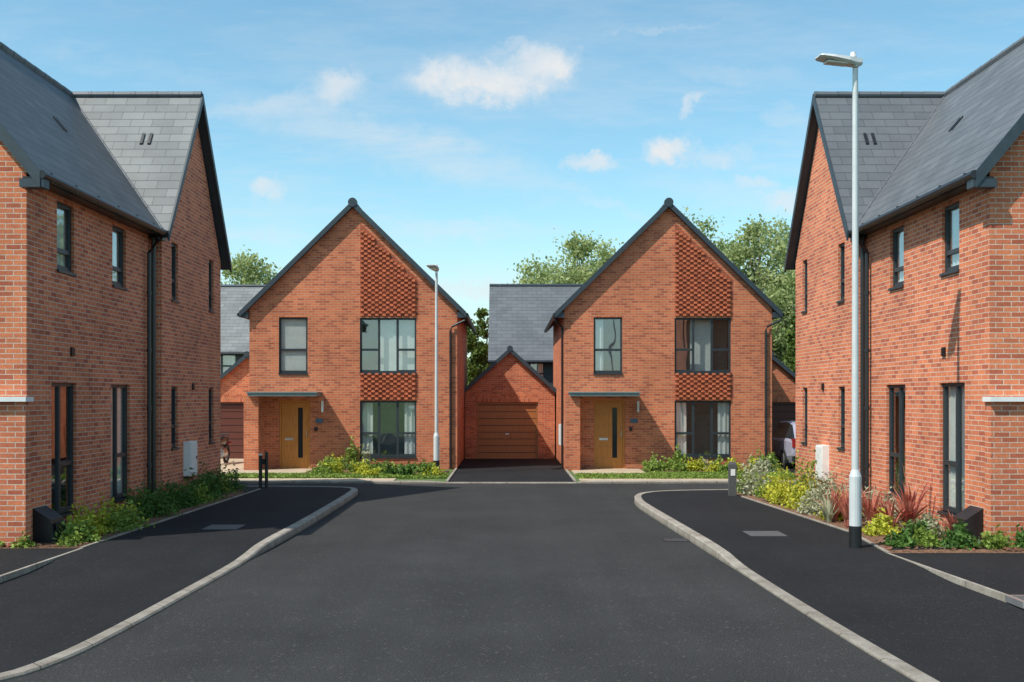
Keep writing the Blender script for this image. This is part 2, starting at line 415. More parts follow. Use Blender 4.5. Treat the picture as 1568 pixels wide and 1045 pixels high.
    wl.make('walls',root); rf.make('roof',root); W.make('window_frames',root); G.make('window_panes',root); C.make('curtains',root); gt.make('gutters_and_downpipes',root)
    mb=MB(); y0=22.4 if s<0 else 22.65
    z0=.6 if s<0 else .5
    mb.lbox(PW,y0,y0+.5,z0,z0+.72,.0,.14,'white'); mb.lbox(PW,y0+.03,y0+.47,z0+.03,z0+.69,.141,.155,'white'); mb.lbox(PW,y0+.03,y0+.47,z0-.05,z0-.003,.02,.1,'black')
    mb.lbox(PW,y0+.38,y0+.43,z0+.34,z0+.4,.156,.165,'black')
    mb.make('meter_cabinet',root)
    mb=MB()
    for (P_,u,z) in ((PM,17.1,2.9),(PW,23.0,2.4)): 
        mb.lbox(P_,u,u+.12,z,z+.14,.001,.03,'black')
        for k in range(3): mb.lbox(P_,u-.01,u+.13,z+.02+.04*k,z+.03+.04*k,.03,.045,'black')
    mb.make('air_vents',root)
    mb=MB(); u0=15.75
    P_=PM
    mb.hexa([P_(u0,.1,0),P_(u0+.45,.1,0),P_(u0+.45,.1,.34),P_(u0,.1,.34),P_(u0,.62,0),P_(u0+.45,.62,0),P_(u0+.45,.45,.26),P_(u0,.45,.26)],'black')
    mb.lbox(P_,u0+.08,u0+.37,.16,.4,.31,.335,'gutter')
    mb.make('gas_meter_box',root)
side_house(-1,1); side_house(1,2)

# ---------------------------------------------------------------- centre houses
def centre_house(cx,var):
    root=empty('brick_house')
    Y=33.0; YB=41.0; hw=3.18; ez=4.95; RZ=8.2; sl=.98
    wl,rf,W,G,C,gt,pb=MB(),MB(),MB(),MB(),MB(),MB(),MB()
    P=frame((cx,Y,0),(1,0,0),(0,-1,0))
    z=lambda v:2.25+(608-v)/50.0
    hl=(.2,1.93,z(700),z(614)); hu=(.2,1.93,z(571),z(487)); hs=(-2.28,-1.4,z(572),z(486)); dr=(-2.27,-1.32,.06,2.14)
    wall(wl,P,-hw,hw,0,ez,[hl,hu,hs,dr],'brick',apex=(0,RZ-.14))
    window(W,G,C,P,hl,(.335,.665),(.42,None,.42),'sides'); window(W,G,C,P,hu,(.335,.665),(.42,None,.42),'two' if var==0 else 'mid')
    window(W,G,C,P,hs,(),(.42,),'blind' if var==0 else 'one')
    x0,x1=.21,1.99; roofz=lambda x: RZ-.42-sl*abs(x)
    def panel(z0,ztop):
        zt0=min(ztop,roofz(x0)); zt1=min(ztop,roofz(x1))
        q=[P(x0,z0,.004),P(x1,z0,.004),P(x1,zt1,.004),P(x0,zt0,.004)]
        pb.poly(q,'brickD')
        r=0; zz=z0+.005
        while zz<ztop:
            off=.0 if r%2==0 else .112
            x=x0+.01+off; 
            while x+.11<x1:
                if zz+.07<roofz(x+.115) : pb.lbox(P,x,x+.105,zz,zz+.064,.006,.04+random.uniform(0,.02),'brickP')
                x+=.225
            zz+=.075; r+=1
    panel(hu[3]+.05,9); panel(hl[3]+.03,hu[2]-.06)
    PR=frame((cx+hw,0,0),(0,1,0),(1,0,0)); PL=frame((cx-hw,0,0),(0,1,0),(-1,0,0))
    wall(wl,PR,Y,YB,0,ez,[],'brick'); wall(wl,PL,Y,YB,0,ez,[],'brick')
    PB=frame((cx,YB,0),(1,0,0),(0,1,0)); wall(wl,PB,-hw,hw,0,ez,[],'brick',apex=(0,RZ-.14))
    e=3.44; zE=RZ-sl*e; y0,y1=Y-.14,YB+.14
    for s in (-1,1):
        rf.slab([(cx+s*e,y0,zE),(cx,y0,RZ),(cx,y1,RZ),(cx+s*e,y1,zE)],.13,'slate','trim')
        verge(rf,(cx,y0,RZ+.04),(cx+s*(e+.02),y0,zE+.02),(0,-1,0),.19,.04)
        gt.tube([(cx+s*(e+.03),y0+.02,zE-.07),(cx+s*(e+.03),y1,zE-.07)],.065,'gutter',10)
        rf.box(*sorted((cx+s*(hw+.005),cx+s*(e-.02))),y0,y0+.12,zE-.16,zE-.0,'trim')
    rf.tube([(cx,y0-.06,RZ-.02),(cx,y0+.1,RZ-.02)],.14,'trim',12)
    ridge(rf,(cx,y0,RZ),(cx,y1,RZ))
    xp=cx+2.98
    gt.tube([(cx+e+.02,y0+.05,zE-.1),(cx+e-.02,y0+.03,zE-.24),(xp+.06,Y-.07,zE-.42),(xp,Y-.06,zE-.55),(xp,Y-.06,.05)],.036,'gutter',8)
    for zz in (3.6,2.6,1.6,.6): gt.tube([(xp,Y-.06,zz),(xp,Y-.06,zz+.06)],.047,'gutter',8)
    if var==1:
        gt.tube([(cx-e-.02,y0+.3,zE-.1),(cx-e+.0,y0+.3,zE-.25),(cx-hw-.05,y0+.35,zE-.42),(cx-hw-.05,y0+.35,.05)],.036,'gutter',8)
    W2=MB()
    W2.box(cx-3.04,cx-.98,Y-.85,Y-.002,2.27,2.36,'canopy'); W2.box(cx-3.07,cx-.95,Y-.88,Y-.002,2.362,2.40,'canopy')
    W2.make('porch_canopy',root)
    wl.box(cx-3.181,cx-2.74,Y-.72,Y-.002,0,2.268,'brick')
    D=MB(); a,b,c,d=dr
    D.lbox(P,a+.002,a+.06,c,d-.002,-.11,-.04,'oak'); D.lbox(P,b-.06,b-.002,c,d-.002,-.11,-.04,'oak'); D.lbox(P,a+.06,b-.06,d-.06,d-.002,-.11,-.04,'oak')
    l0,l1=a+.065,b-.065; g0,g1=l0+.50,l0+.65
    D.lbox(P,l0,g0,c,d-.065,-.11,-.06,'oak'); D.lbox(P,g1,l1,c,d-.065,-.11,-.06,'oak'); D.lbox(P,g0,g1,c,c+.32,-.11,-.06,'oak'); D.lbox(P,g0,g1,d-.22,d-.065,-.11,-.06,'oak')
    D.lbox(P,g0,g1,c+.32,d-.22,-.10,-.085,'carglass')
    for k in range(1,6): D.lbox(P,l0+.02,g0-.02,c+k*.33,c+k*.33+.012,-.0605,-.056,'gdoor')
    D.lbox(P,l0+.1,l0+.36,c+.86,c+.93,-.058,-.045,'steel'); D.tube([P(l1-.05,c+.95,-.02),P(l1-.05,c+1.15,-.02)],.012,'steel',6)
    D.lbox(P,a-.05,b+.05,0,.055,-.1,.25,'slab')
    D.make('front_door',root)
    L=MB(); xl=-.93; L.lbox(P,xl-.03,xl+.03,1.92,2.0,.001,.06,'steel'); L.tube([P(xl,1.78,.09),P(xl,2.12,.09)],.045,'steel',10)
    L.make('wall_light',root)
    S=MB(); S.lbox(P,-1.15,-.93,1.45,1.58,.001,.02,'blue'); S.lbox(P,-1.19,-1.1,1.2,1.32,.001,.03,'black'); S.make('house_number_plaque',root)
    if var==1:
        S=MB(); S.lbox(PL,Y+.35,Y+.75,.75,1.4,.001,.13,'white'); S.lbox(PL,Y+.38,Y+.72,.78,1.37,.131,.14,'white'); S.make('meter_cabinet',root)
    wl.make('walls',root); rf.make('roof',root); W.make('window_frames',root); G.make('window_panes',root); C.make('curtains',root); gt.make('gutters_and_downpipes',root); pb.make('textured_brick_panel',root)
centre_house(-4.74,0); centre_house(4.90,1)

# ---------------------------------------------------------------- garages
def garage(cx,hw,az,ez,door,dm='gdoor',Y=38.5):
    root=empty('brick_garage')
    wl,rf,D=MB(),MB(),MB()
    P=frame((cx,Y,0),(1,0,0),(0,-1,0))
    a,b=door
    wall(wl,P,-hw,hw,0,ez,[(a,b,0,2.06)],'brick',apex=(0,az-.12),reveal=.15)
    wl.poly([P(a-.05,2.065,.004),P(b+.05,2.065,.004),P(b+.05,2.28,.004),P(a-.05,2.28,.004)],'soldier')
    for s in (-1,1):
        PS=frame((cx+s*hw,0,0),(0,1,0),(s,0,0)); wall(wl,PS,Y,Y+6,0,ez,[],'brick')
    PB=frame((cx,Y+6,0),(1,0,0),(0,1,0)); wall(wl,PB,-hw,hw,0,ez,[],'brick',apex=(0,az-.12))
    sl=(az-ez)/hw; e=hw+.06
    for s in (-1,1):
        rf.slab([(cx+s*e,Y-.12,az-sl*e),(cx,Y-.12,az),(cx,Y+6.1,az),(cx+s*e,Y+6.1,az-sl*e)],.1,'slate','trim')
        verge(rf,(cx,Y-.12,az+.03),(cx+s*e,Y-.12,az-sl*e+.03),(0,-1,0),.17,.035)
    rf.tube([(cx,Y-.17,az-.01),(cx,Y,az-.01)],.11,'trim',10); ridge(rf,(cx,Y-.1,az),(cx,Y+6,az))
    D.lbox(P,a+.002,a+.06,0.01,2.055,-.16,-.06,dm); D.lbox(P,b-.06,b-.002,0.01,2.055,-.16,-.06,dm); D.lbox(P,a+.06,b-.06,1.98,2.055,-.16,-.06,dm)
    n=8; 
    for k in range(n):
        z0=.02+k*1.95/n; D.lbox(P,a+.065,b-.065,z0,z0+1.95/n-.022,-.15,-.10,dm)
    D.lbox(P,a+.065,b-.065,.02,1.97,-.16,-.152,'black')
    D.lbox(P,(a+b)/2-.06,(a+b)/2+.06,.9,.94,-.098,-.08,'steel')
    wl.make('walls',root); rf.make('roof',root); D.make('garage_door',root)
garage(.07,1.6,3.98,2.55,(-1.2,1.0)); garage(-9.3,1.65,3.78,2.4,(-1.2,1.15),'gdark'); garage(9.35,1.65,3.78,2.4,(-1.15,1.15),'gdark')

# ---------------------------------------------------------------- houses behind
def rear_house(x0,x1,Y,ez,rz,run,roofm,lower,winx,clad):
    root=empty('terraced_house'); wl,rf,W,G,C=MB(),MB(),MB(),MB(),MB()
    P=frame((0,Y,0),(1,0,0),(0,-1,0))
    hs=[(w,w+1.25,ez-1.25,ez-.15) for w in winx]
    wall(wl,P,x0,x1,2.2,ez,hs,clad); wall(wl,P,x0,x1,0,2.2,[],lower)
    for h in hs: window(W,G,C,P,h,(.5,),(.4,.4),'full')
    for x,s in ((x0,-1),(x1,1)):
        wl.poly([(x,Y,0),(x,Y+2*run,0),(x,Y+2*run,ez),(x,Y+run,rz-.12),(x,Y,ez)],lower)
    wl.poly([(x0,Y+2*run,0),(x1,Y+2*run,0),(x1,Y+2*run,ez),(x0,Y+2*run,ez)],lower)
    sl=(rz-ez)/run; o=.25
    rf.slab([(x0-.1,Y-o,ez-sl*o),(x1+.1,Y-o,ez-sl*o),(x1+.1,Y+run,rz),(x0-.1,Y+run,rz)],.12,roofm,'trim')
    rf.slab([(x0-.1,Y+2*run+o,ez-sl*o),(x1+.1,Y+2*run+o,ez-sl*o),(x1+.1,Y+run,rz),(x0-.1,Y+run,rz)],.12,roofm,'trim')
    ridge(rf,(x0-.1,Y+run,rz),(x1+.1,Y+run,rz),mat='trim')
    rf.tube([(x0-.1,Y-o-.05,ez-sl*o-.08),(x1+.1,Y-o-.05,ez-sl*o-.08)],.06,'gutter',8)
    wl.make('walls',root); rf.make('roof',root); W.make('window_frames',root); G.make('window_panes',root); C.make('curtains',root)
rear_house(-.75,8.0,46,4.05,7.35,3.4,'slate','brick',(.3,3.5),'clad')
rear_house(-22,-9.6,45,4.35,7.2,3.2,'slateL','brick',(-12.6,-16),'clad')

# ---------------------------------------------------------------- ground surfaces
g=MB(); g.poly([(-1500,-1500,-.03),(1500,-1500,-.03),(1500,1500,-.03),(-1500,1500,-.03)],'grass'); g.make('ground')
g=MB(); g.poly([(-4.6,-30,0),(4.6,-30,0),(4.6,24,0),(24,24,0),(24,28.4,0),(-24,28.4,0),(-24,24,0),(-4.6,24,0)],'road'); g.make('road')

def smooth_poly(pts,it=2):
    p=[V(x) for x in pts]
    for _ in range(it):
        q=[p[0]]
        for i in range(len(p)-1):
            q.append(p[i].lerp(p[i+1],.25)); q.append(p[i].lerp(p[i+1],.75))
        q.append(p[-1]); p=q
    return p
def kerb(pts,w,side,name='kerb'):
    mb=MB()
    n=len(pts); offs=[]
    for i in range(n):
        d=(pts[min(i+1,n-1)]-pts[max(i-1,0)]); d.z=0; d.normalize()
        nn=V((-d.y,d.x,0))*side; offs.append(nn)
    for i in range(n-1):
        a,b=pts[i],pts[i+1]; na,nb=offs[i],offs[i+1]
        bv=.018
        a0=V((a.x,a.y,-.05)); b0=V((b.x,b.y,-.05))
        a1=V((a.x,a.y,a.z-bv))+na*.006; b1=V((b.x,b.y,b.z-bv))+nb*.006
        a2=a+na*.025; b2=b+nb*.025; a3=a+na*w; b3=b+nb*w
        a4=V((a3.x,a3.y,-.05)); b4=V((b3.x,b3.y,-.05))
        for q in ((a0,b0,b1,a1),(a1,b1,b2,a2),(a2,b2,b3,a3),(a3,b3,b4,a4)): mb.poly(q,'kerb')
    mb.make(name)
    return [pts[i]+offs[i]*w for i in range(n)]
def pavement(inner,outer,drop=.006):
    pts=[V((p.x,p.y,p.z-drop)) for p in inner]+[V(p) for p in outer]
    tris=geometry.tessellate_polygon([[V((p.x,p.y,0)) for p in pts]])
    mb=MB()
    for t in tris: mb.poly([pts[i] for i in t],'pav')
    mb.make('pavement')
LK=smooth_poly([(-8,5.5,.03),(-5.2,7.6,.03),(-3.98,8.4,.03),(-3.74,9.2,.03),(-3.66,10.5,.03),(-3.6,12.5,.03),(-3.55,14.3,.03),(-3.55,15.0,.05),(-3.52,15.8,.12),(-3.45,18,.12),(-3.42,21,.12),(-3.42,24.2,.12),(-3.5,25.4,.12),(-4.4,25.75,.12),(-6,25.85,.12),(-24,25.85,.12)])
li=kerb(LK,.15,1,'kerb'); 
pavement(li,[(-24,5.5,.1)])
RK=smooth_poly([(3.6,3,.03),(3.4,6,.03),(3.2,8.5,.03),(3.06,11,.03),(2.97,13.6,.03),(2.94,14.3,.05),(2.9,15.1,.12),(2.78,18,.12),(2.65,21,.12),(2.62,22.4,.12),(2.8,23.9,.12),(3.5,24.6,.12),(4.6,24.85,.12),(6.0,25.0,.12),(7.2,25.75,.12),(24,25.85,.12)])
ri=kerb(RK,.15,-1,'kerb')
pavement(ri,[(24,3,.1)])
FK=[V(p) for p in [(-24,28,.07),(-10,28,.07),(-6.5,27.95,.07),(-2.1,27.9,.07),(-1.6,27.9,.035),(1.7,27.9,.035),(2.2,27.9,.07),(10,28,.07),(24,28,.07)]]
kerb(FK,.15,1,'kerb')
g=MB(); g.poly([(-24,28.1,.03),(24,28.1,.03),(24,45,.03),(-24,45,.03)],'grass'); g.make('garden_ground')
g=MB(); g.poly([(-1.56,28.06,.036),(1.72,28.06,.036),(1.72,38.6,.036),(-1.56,38.6,.036)],'pav'); 
g.poly([(8.2,28.1,.036),(14,28.1,.036),(14,38.6,.036),(8.2,38.6,.036)],'pav'); g.poly([(-14,28.1,.036),(-8.2,28.1,.036),(-8.2,38.6,.036),(-14,38.6,.036)],'slab'); g.make('driveway')
g=MB()
for x in (-1.62,1.72): g.box(x,x+.06,28.1,38.4,0,.07,'kerb')
g.make('driveway_edging')
def slabs(x0,x1,y0,y1,name='garden_path'):
    mb=MB(); nx=max(1,int((x1-x0)/.6)); ny=max(1,int((y1-y0)/.6)); 
    for i in range(nx):
        for j in range(ny):
            xa=x0+(x1-x0)*i/nx; xb=x0+(x1-x0)*(i+1)/nx-.012; ya=y0+(y1-y0)*j/ny; yb=y0+(y1-y0)*(j+1)/ny-.012
            mb.box(xa,xb,ya,yb,.0,.052+random.random()*.004,'slab')
    mb.make(name)
slabs(-8.1,-5.9,30.6,32.9); slabs(-7.9,-3.0,28.25,29.1); slabs(1.9,4.0,30.6,32.9); slabs(1.9,6.5,28.25,28.95)
def bed(poly,name='flower_bed',z=.15,zc=.19):
    mb=MB(); c=V((sum(p[0] for p in poly)/len(poly),sum(p[1] for p in poly)/len(poly),zc))
    ps=smooth_poly([(p[0],p[1],z) for p in poly]+[(poly[0][0],poly[0][1],z)],1)
    n=len(ps)-1
    rings=[ps]
    for t in (.25,.5,.75): rings.append([p.lerp(c,t)+V((0,0,random.uniform(-.01,.03))) for p in ps])
    for r in range(3):
        for i in range(n): mb.poly([rings[r][i],rings[r][i+1],rings[r+1][i+1],rings[r+1][i]],'soil',True)
    for i in range(n): mb.poly([rings[3][i],rings[3][i+1],c],'soil',True)
    for i in range(n): mb.poly([V((ps[i].x,ps[i].y,0)),V((ps[i+1].x,ps[i+1].y,0)),ps[i+1],ps[i]],'soil')
    mb.make(name,merge=True)
bed([(-6.05,15.2),(-12,15.2),(-12,15.7),(-7.2,15.8),(-7.2,24.9),(-5.75,24.9),(-5.9,20),(-6.0,17)],z=.115,zc=.115)
bed([(5.2,14.75),(12,14.75),(12,15.7),(7.2,15.8),(7.2,24.6),(5.0,24.4),(5.0,23),(5.35,18.5),(5.4,17)],z=.115,zc=.115)
bed([(-6.0,30.5),(-1.75,29.2),(-1.75,32.98),(-6.0,32.98)],z=.05,zc=.09); bed([(4.1,30.9),(7.9,30.9),(7.9,32.98),(4.1,32.98)],z=.05,zc=.09)
g=MB()
for i in range(2600):
    if i%2: x=random.uniform(5.3,8.5); y=random.uniform(14.85,15.5) if x>6.9 else random.uniform(14.85,19)
    else: x=-random.uniform(6.1,9.0); y=random.uniform(15.25,15.55) if x<-6.9 else random.uniform(15.25,18)
    if 0<x<5.5 and y>16: continue
    a=random.uniform(0,3.14); l=random.uniform(.015,.04); w_=l*.4; dx,dy=math.cos(a),math.sin(a); z=.122+random.uniform(0,.02); t_=random.uniform(-.01,.015)
    g.poly([(x-dx*l-dy*w_,y-dy*l+dx*w_,z),(x+dx*l-dy*w_,y+dy*l+dx*w_,z+t_),(x+dx*l+dy*w_,y+dy*l-dx*w_,z+t_+.004),(x-dx*l+dy*w_,y-dy*l-dx*w_,z+.006)],'shR' if i%7==0 else 'soil')
g.make('bark_mulch')
g=MB()
def strip(p,q,w,z0,z1,mat='kerb'):
    p=V((p[0],p[1],0));q=V((q[0],q[1],0)); d=(q-p).normalized(); n=V((-d.y,d.x,0))*w/2
    g.hexa([p-n+V((0,0,z0)),q-n+V((0,0,z0)),q+n+V((0,0,z0)),p+n+V((0,0,z0)),p-n+V((0,0,z1)),q-n+V((0,0,z1)),q+n+V((0,0,z1)),p+n+V((0,0,z1))],mat)
strip((-6.15,8),(-6.03,15.2),.045,.0,.112); strip((-6.02,15.2),(-5.98,17.2),.05,0,.13); strip((-5.98,17.2),(-5.74,24.9),.05,0,.13)
strip((5.55,9),(5.2,14.75),.045,0,.112); strip((5.2,14.75),(5.4,17),.05,0,.13); strip((5.4,17),(5.0,23),.05,0,.13)
g.make('path_edging')
g=MB()
for (x,y) in ((-4.65,17.65),(4.0,16.8)):
    g.box(x-.28,x+.28,y-.3,y+.3,.05,.122,'iron')
g.make('inspection_cover')
g=MB(); g.box(5.35,5.95,11.2,11.6,.05,.118,'steel'); g.box(5.4,5.9,11.24,11.56,.1,.12,'iron'); g.make('inspection_cover')
g=MB()
for (x,y) in ((2.45,16.9),):
    g.box(x-.02,x+.38,y-.18,y+.18,-.02,.006,'black')
    for k in range(6): g.box(x+.03+k*.055,x+.05+k*.055,y-.15,y+.15,.006,.009,'iron')
g.make('road_gully')

# ---------------------------------------------------------------- street lamps
def lamp(x,y,H,headdir,name='street_lamp'):
    root=empty(name); mb=MB()
    mb.tube([(x,y,0),(x,y,.42)],.088,'black',16); mb.tube([(x,y,.42),(x,y,1.12)],.085,'galv',16)
    mb.tube([(x,y,1.12),(x,y,1.22)],[.085,.055],'galv',16,cap=False); mb.tube([(x,y,1.22),(x,y,H-.12)],[.052,.038],'galv',16)
    mb.make('column',root)
    d=V(headdir).normalized(); s=V((-d.y,d.x,0)); h=MB(); o=V((x,y,H-.1))
    h.tube([o,o+V((0,0,.1))],.05,'galv',12)
    secs=[(-.09,.05,.05,.0),(.0,.075,.07,.0),(.12,.12,.06,.01),(.35,.15,.045,.03),(.52,.14,.03,.045),(.56,.10,.012,.05)]
    pr=None
    for (t,w,th,up) in secs:
        c=o+d*t+V((0,0,.08+up)); ring=[c+s*w+V((0,0,-th*.4)),c+s*w*.8+V((0,0,th*.6)),c-s*w*.8+V((0,0,th*.6)),c-s*w+V((0,0,-th*.4)),c-s*w*.7+V((0,0,-th)),c+s*w*.7+V((0,0,-th))]
        if pr:
            for k in range(6): h.poly([pr[k],pr[(k+1)%6],ring[(k+1)%6],ring[k]],'galv',False)
        else: h.poly(ring,'galv')
        pr=ring
    h.poly(pr,'galv')
    c=o+d*.28+V((0,0,.045)); h.hexa([c-d*.14-s*.08-V((0,0,.02)),c+d*.16-s*.08+V((0,0,.0)),c+d*.16+s*.08,c-d*.14+s*.08-V((0,0,.02)),c-d*.14-s*.08,c+d*.16-s*.08+V((0,0,.02)),c+d*.16+s*.08+V((0,0,.02)),c-d*.14+s*.08],'curtain')
    c=o+d*.03+V((0,0,.14)); h.tube([c,c+V((0,0,.07))],[.045,.035],'white',10)
    h.make('lantern',root)
lamp(4.93,15.3,7.03,(-1,-.12,0)); lamp(-2.06,31.0,5.95,(-.25,-1,0))

def bollard(x,y,h,w,kind):
    root=empty('bollard'); mb=MB()
    if kind==0:
        for k in (-.07,.07):
            mb.tube([(x+k,y,.1),(x+k,y,h+k*.6)],.04,'black',10)
        mb.box(x-.1,x+.1,y-.02,y+.02,h-.25,h-.12,'black'); mb.tube([(x-.07,y,h-.04),(x-.07,y,h+.0)],.045,'white',10)
    else:
        mb.box(x-w,x+w,y-w*.7,y+w*.7,.1,h-.06,'iron'); mb.hexa([(x-w,y-w*.7,h-.06),(x+w,y-w*.7,h-.06),(x+w,y+w*.7,h-.06),(x-w,y+w*.7,h-.06),(x-w*.7,y-w*.4,h),(x+w*.7,y-w*.4,h),(x+w*.7,y+w*.4,h),(x-w*.7,y+w*.4,h)],'iron')
        mb.box(x-w*.6,x+w*.6,y-w*.7-.008,y-w*.7-.002,h-.3,h-.16,'white')
    mb.make('post',root)
bollard(-5.72,25.2,.92,.06,0); bollard(4.85,23.3,.85,.08,1)

# ---------------------------------------------------------------- car
def car(cx,cy):
    root=empty('parked_car'); b=MB()
    S=[(0,.70,.45,.80,.62,.84),(.08,.80,.28,.95,.70,1.0),(.5,.86,.22,.98,.66,1.42),(1.2,.88,.2,.96,.63,1.5),(2.3,.88,.2,.94,.62,1.46),(2.9,.88,.2,.93,.66,1.05),(3.7,.85,.22,.86,.7,.9),(4.05,.72,.3,.7,.6,.74)]
    pr=None
    for (y,w,z0,zb,wt,zt) in S:
        r=[V((cx+a,cy+y,z)) for a,z in ((-w*.9,z0),(-w,z0+.2),(-w,zb-.08),(-w*.96,zb),(-wt,zt-.04),(-wt*.85,zt),(wt*.85,zt),(wt,zt-.04),(w*.96,zb),(w,zb-.08),(w,z0+.2),(w*.9,z0))]
        if pr:
            for k in range(12):
                gl = k in (3,7) and .4<y<3.2
                if k==5 and 2.5<y<3.2: gl=True
                if k==5 and .4<y<.6: gl=True
                b.poly([pr[k],pr[(k+1)%12],r[(k+1)%12],r[k]],'carglass' if gl else 'carpaint',not gl)
        else: b.poly(r,'carpaint')
        pr=r
    b.poly(pr,'carpaint'); b.make('body',root)
    d=MB()
    for s in (-1,1):
        d.box(*sorted((cx+s*.6,cx+s*.79)),cy-.005,cy+.15,.72,.98,'redlens')
        d.box(*sorted((cx+s*.9,cx+s*1.02)),cy+2.75,cy+2.85,.9,1.05,'carpaint')
    d.box(cx-.26,cx+.26,cy-.03,cy-.005,.5,.61,'plate'); d.box(cx-.78,cx+.78,cy-.05,cy+.1,.3,.46,'black')
    d.make('lights_and_bumper',root)
    w=MB()
    for s in (-1,1):
        for y in (.75,3.2):
            w.tube([(cx+s*.68,cy+y,.32),(cx+s*.9,cy+y,.32)],.32,'tyre',20); w.tube([(cx+s*.89,cy+y,.32),(cx+s*.91,cy+y,.32)],.2,'steel',14)
    w.make('wheels',root)
car(9.4,32.6)
def moto(x,y):
    root=empty('parked_motorcycle'); b=MB()
    for yy in (y,y+1.3):
        pts=[(x,yy+.3*math.cos(a),.35+.3*math.sin(a)) for a in np.linspace(0,2*math.pi,17)]
        b.tube(pts,.05,'tyre',8,cap=False); b.tube([(x-.05,yy,.35),(x+.05,yy,.35)],.08,'steel',10)
    b.tube([(x,y,.35),(x,y+.3,1.0)],.04,'steel',8); b.tube([(x-.35,y+.35,1.02),(x+.35,y+.35,1.02)],.025,'black',8)
    b.tube([(x,y+.3,.75),(x,y+.75,.8),(x,y+1.2,.8),(x,y+1.5,.86)],[.1,.17,.12,.05],'carglass',10); b.tube([(x,y+.45,.4),(x,y+.9,.4)],.17,'steel',10)
    b.tube([(x,y+.15,.85),(x,y+.05,.85)],[.1,.09],'white',12); b.tube([(x-.12,y+1.5,.7),(x+.12,y+1.5,.7)],.04,'redlens',8)
    b.make('frame_and_wheels',root)
moto(-9.5,35.0)

# ---------------------------------------------------------------- foliage
def leaves_mesh(name,centers,normsz,mat,parent=None,aspect=1.6):
    n=len(centers); C_=np.asarray(centers); sz=np.asarray(normsz)[:,None]
    a=rng.normal(size=(n,3)); a/=np.linalg.norm(a,axis=1)[:,None]
    b=rng.normal(size=(n,3)); b-= (b*a).sum(1)[:,None]*a; b/=np.linalg.norm(b,axis=1)[:,None]
    v=np.stack([C_-a*sz*aspect*.5,C_+b*sz*.5,C_+a*sz*aspect*.5,C_-b*sz*.5],1).reshape(-1,3)
    me=bpy.data.meshes.new(name)
    me.vertices.add(4*n); me.vertices.foreach_set('co',v.astype(np.float32).ravel())
    me.loops.add(4*n); me.loops.foreach_set('vertex_index',np.arange(4*n,dtype=np.int32))
    me.polygons.add(n); me.polygons.foreach_set('loop_start',np.arange(0,4*n,4,dtype=np.int32)); me.polygons.foreach_set('loop_total',np.full(n,4,dtype=np.int32))
    me.materials.append(M[mat]); me.update(calc_edges=True); me.validate()
    o=bpy.data.objects.new(name,me); coll.objects.link(o)
    if parent: o.parent=parent
    return o
def tree(x,y,H,rw,mat,nclump=70,per=260,lf=.13,base=.25,name='broadleaf_tree'):
    root=empty(name); t=MB(); top=V((x+random.uniform(-.3,.3),y,H*.82))
    r0=.022*H
    mid=V((x+random.uniform(-.2,.2),y,H*.4))
    t.tube([(x,y,-.05),mid,top],[r0,r0*.65,r0*.15],'bark',8)
    cs=[];ss=[]
    for i in range(nclump):
        for _ in range(50):
            q=rng.uniform(-1,1,3)
            r=np.linalg.norm(q)
            if .35<r<1: break
        cz=H*(base+(1-base)*.5)+q[2]*H*(1-base)*.5
        wf=1-.35*max(0,q[2])
        c=np.array([x+q[0]*rw*wf,y+q[1]*rw*wf,cz])
        if i%3==0:
            s=V((x,y,max(H*.25,cz-H*.28))); e=V(c); t.tube([s,s.lerp(e,.5)+V((0,0,.15)),e],[r0*.35,r0*.2,r0*.06],'bark',5)
        cr=rw*random.uniform(.14,.3)
        k=int(per*random.uniform(.6,1.3)); p=rng.normal(size=(k,3))*.55*cr
        p[:,2]*=.8
        cs.append(c+p); ss.append(rng.uniform(.6,1.4,k)*lf)
    t.make('trunk_and_limbs',root)
    leaves_mesh('crown',np.concatenate(cs),np.concatenate(ss),mat,root)
tree(3.9,60,11.3,3.4,'leafB',120,190,.13); tree(6.8,63,10.8,3.0,'leafB',80,190,.13); tree(1.6,62,9.8,2.4,'leafB',60,190,.13)
tree(12.2,52,11.0,2.8,'leafB',110,180,.11); tree(14.8,53,10.0,2.5,'leafB',85,180,.11); tree(9.9,57,12.0,2.6,'leafB',85,180,.12)
tree(-14.4,60,10.0,2.6,'leafB',80,190,.14); tree(-1.2,50,6.4,1.3,'leafA',50,200,.11,.05); tree(-2.3,53,5.9,1.3,'leafA',50,200,.11,.05)
tree(13.0,46,6.8,1.3,'leafA',45,200,.11,.1)
cs=[]
for i in range(300):
    cx_=rng.uniform(-55,55); h=rng.uniform(2.5,5.2)+1.2*math.sin(cx_*.3)
    k=90; p=rng.normal(size=(k,3))*np.array([1.1,.8,.9])
    cs.append(np.array([cx_,72+rng.uniform(-2,2),h*rng.uniform(.2,1)])+p)
cs=np.concatenate(cs); leaves_mesh('distant_trees',cs,rng.uniform(.25,.5,len(cs)),'leafA')

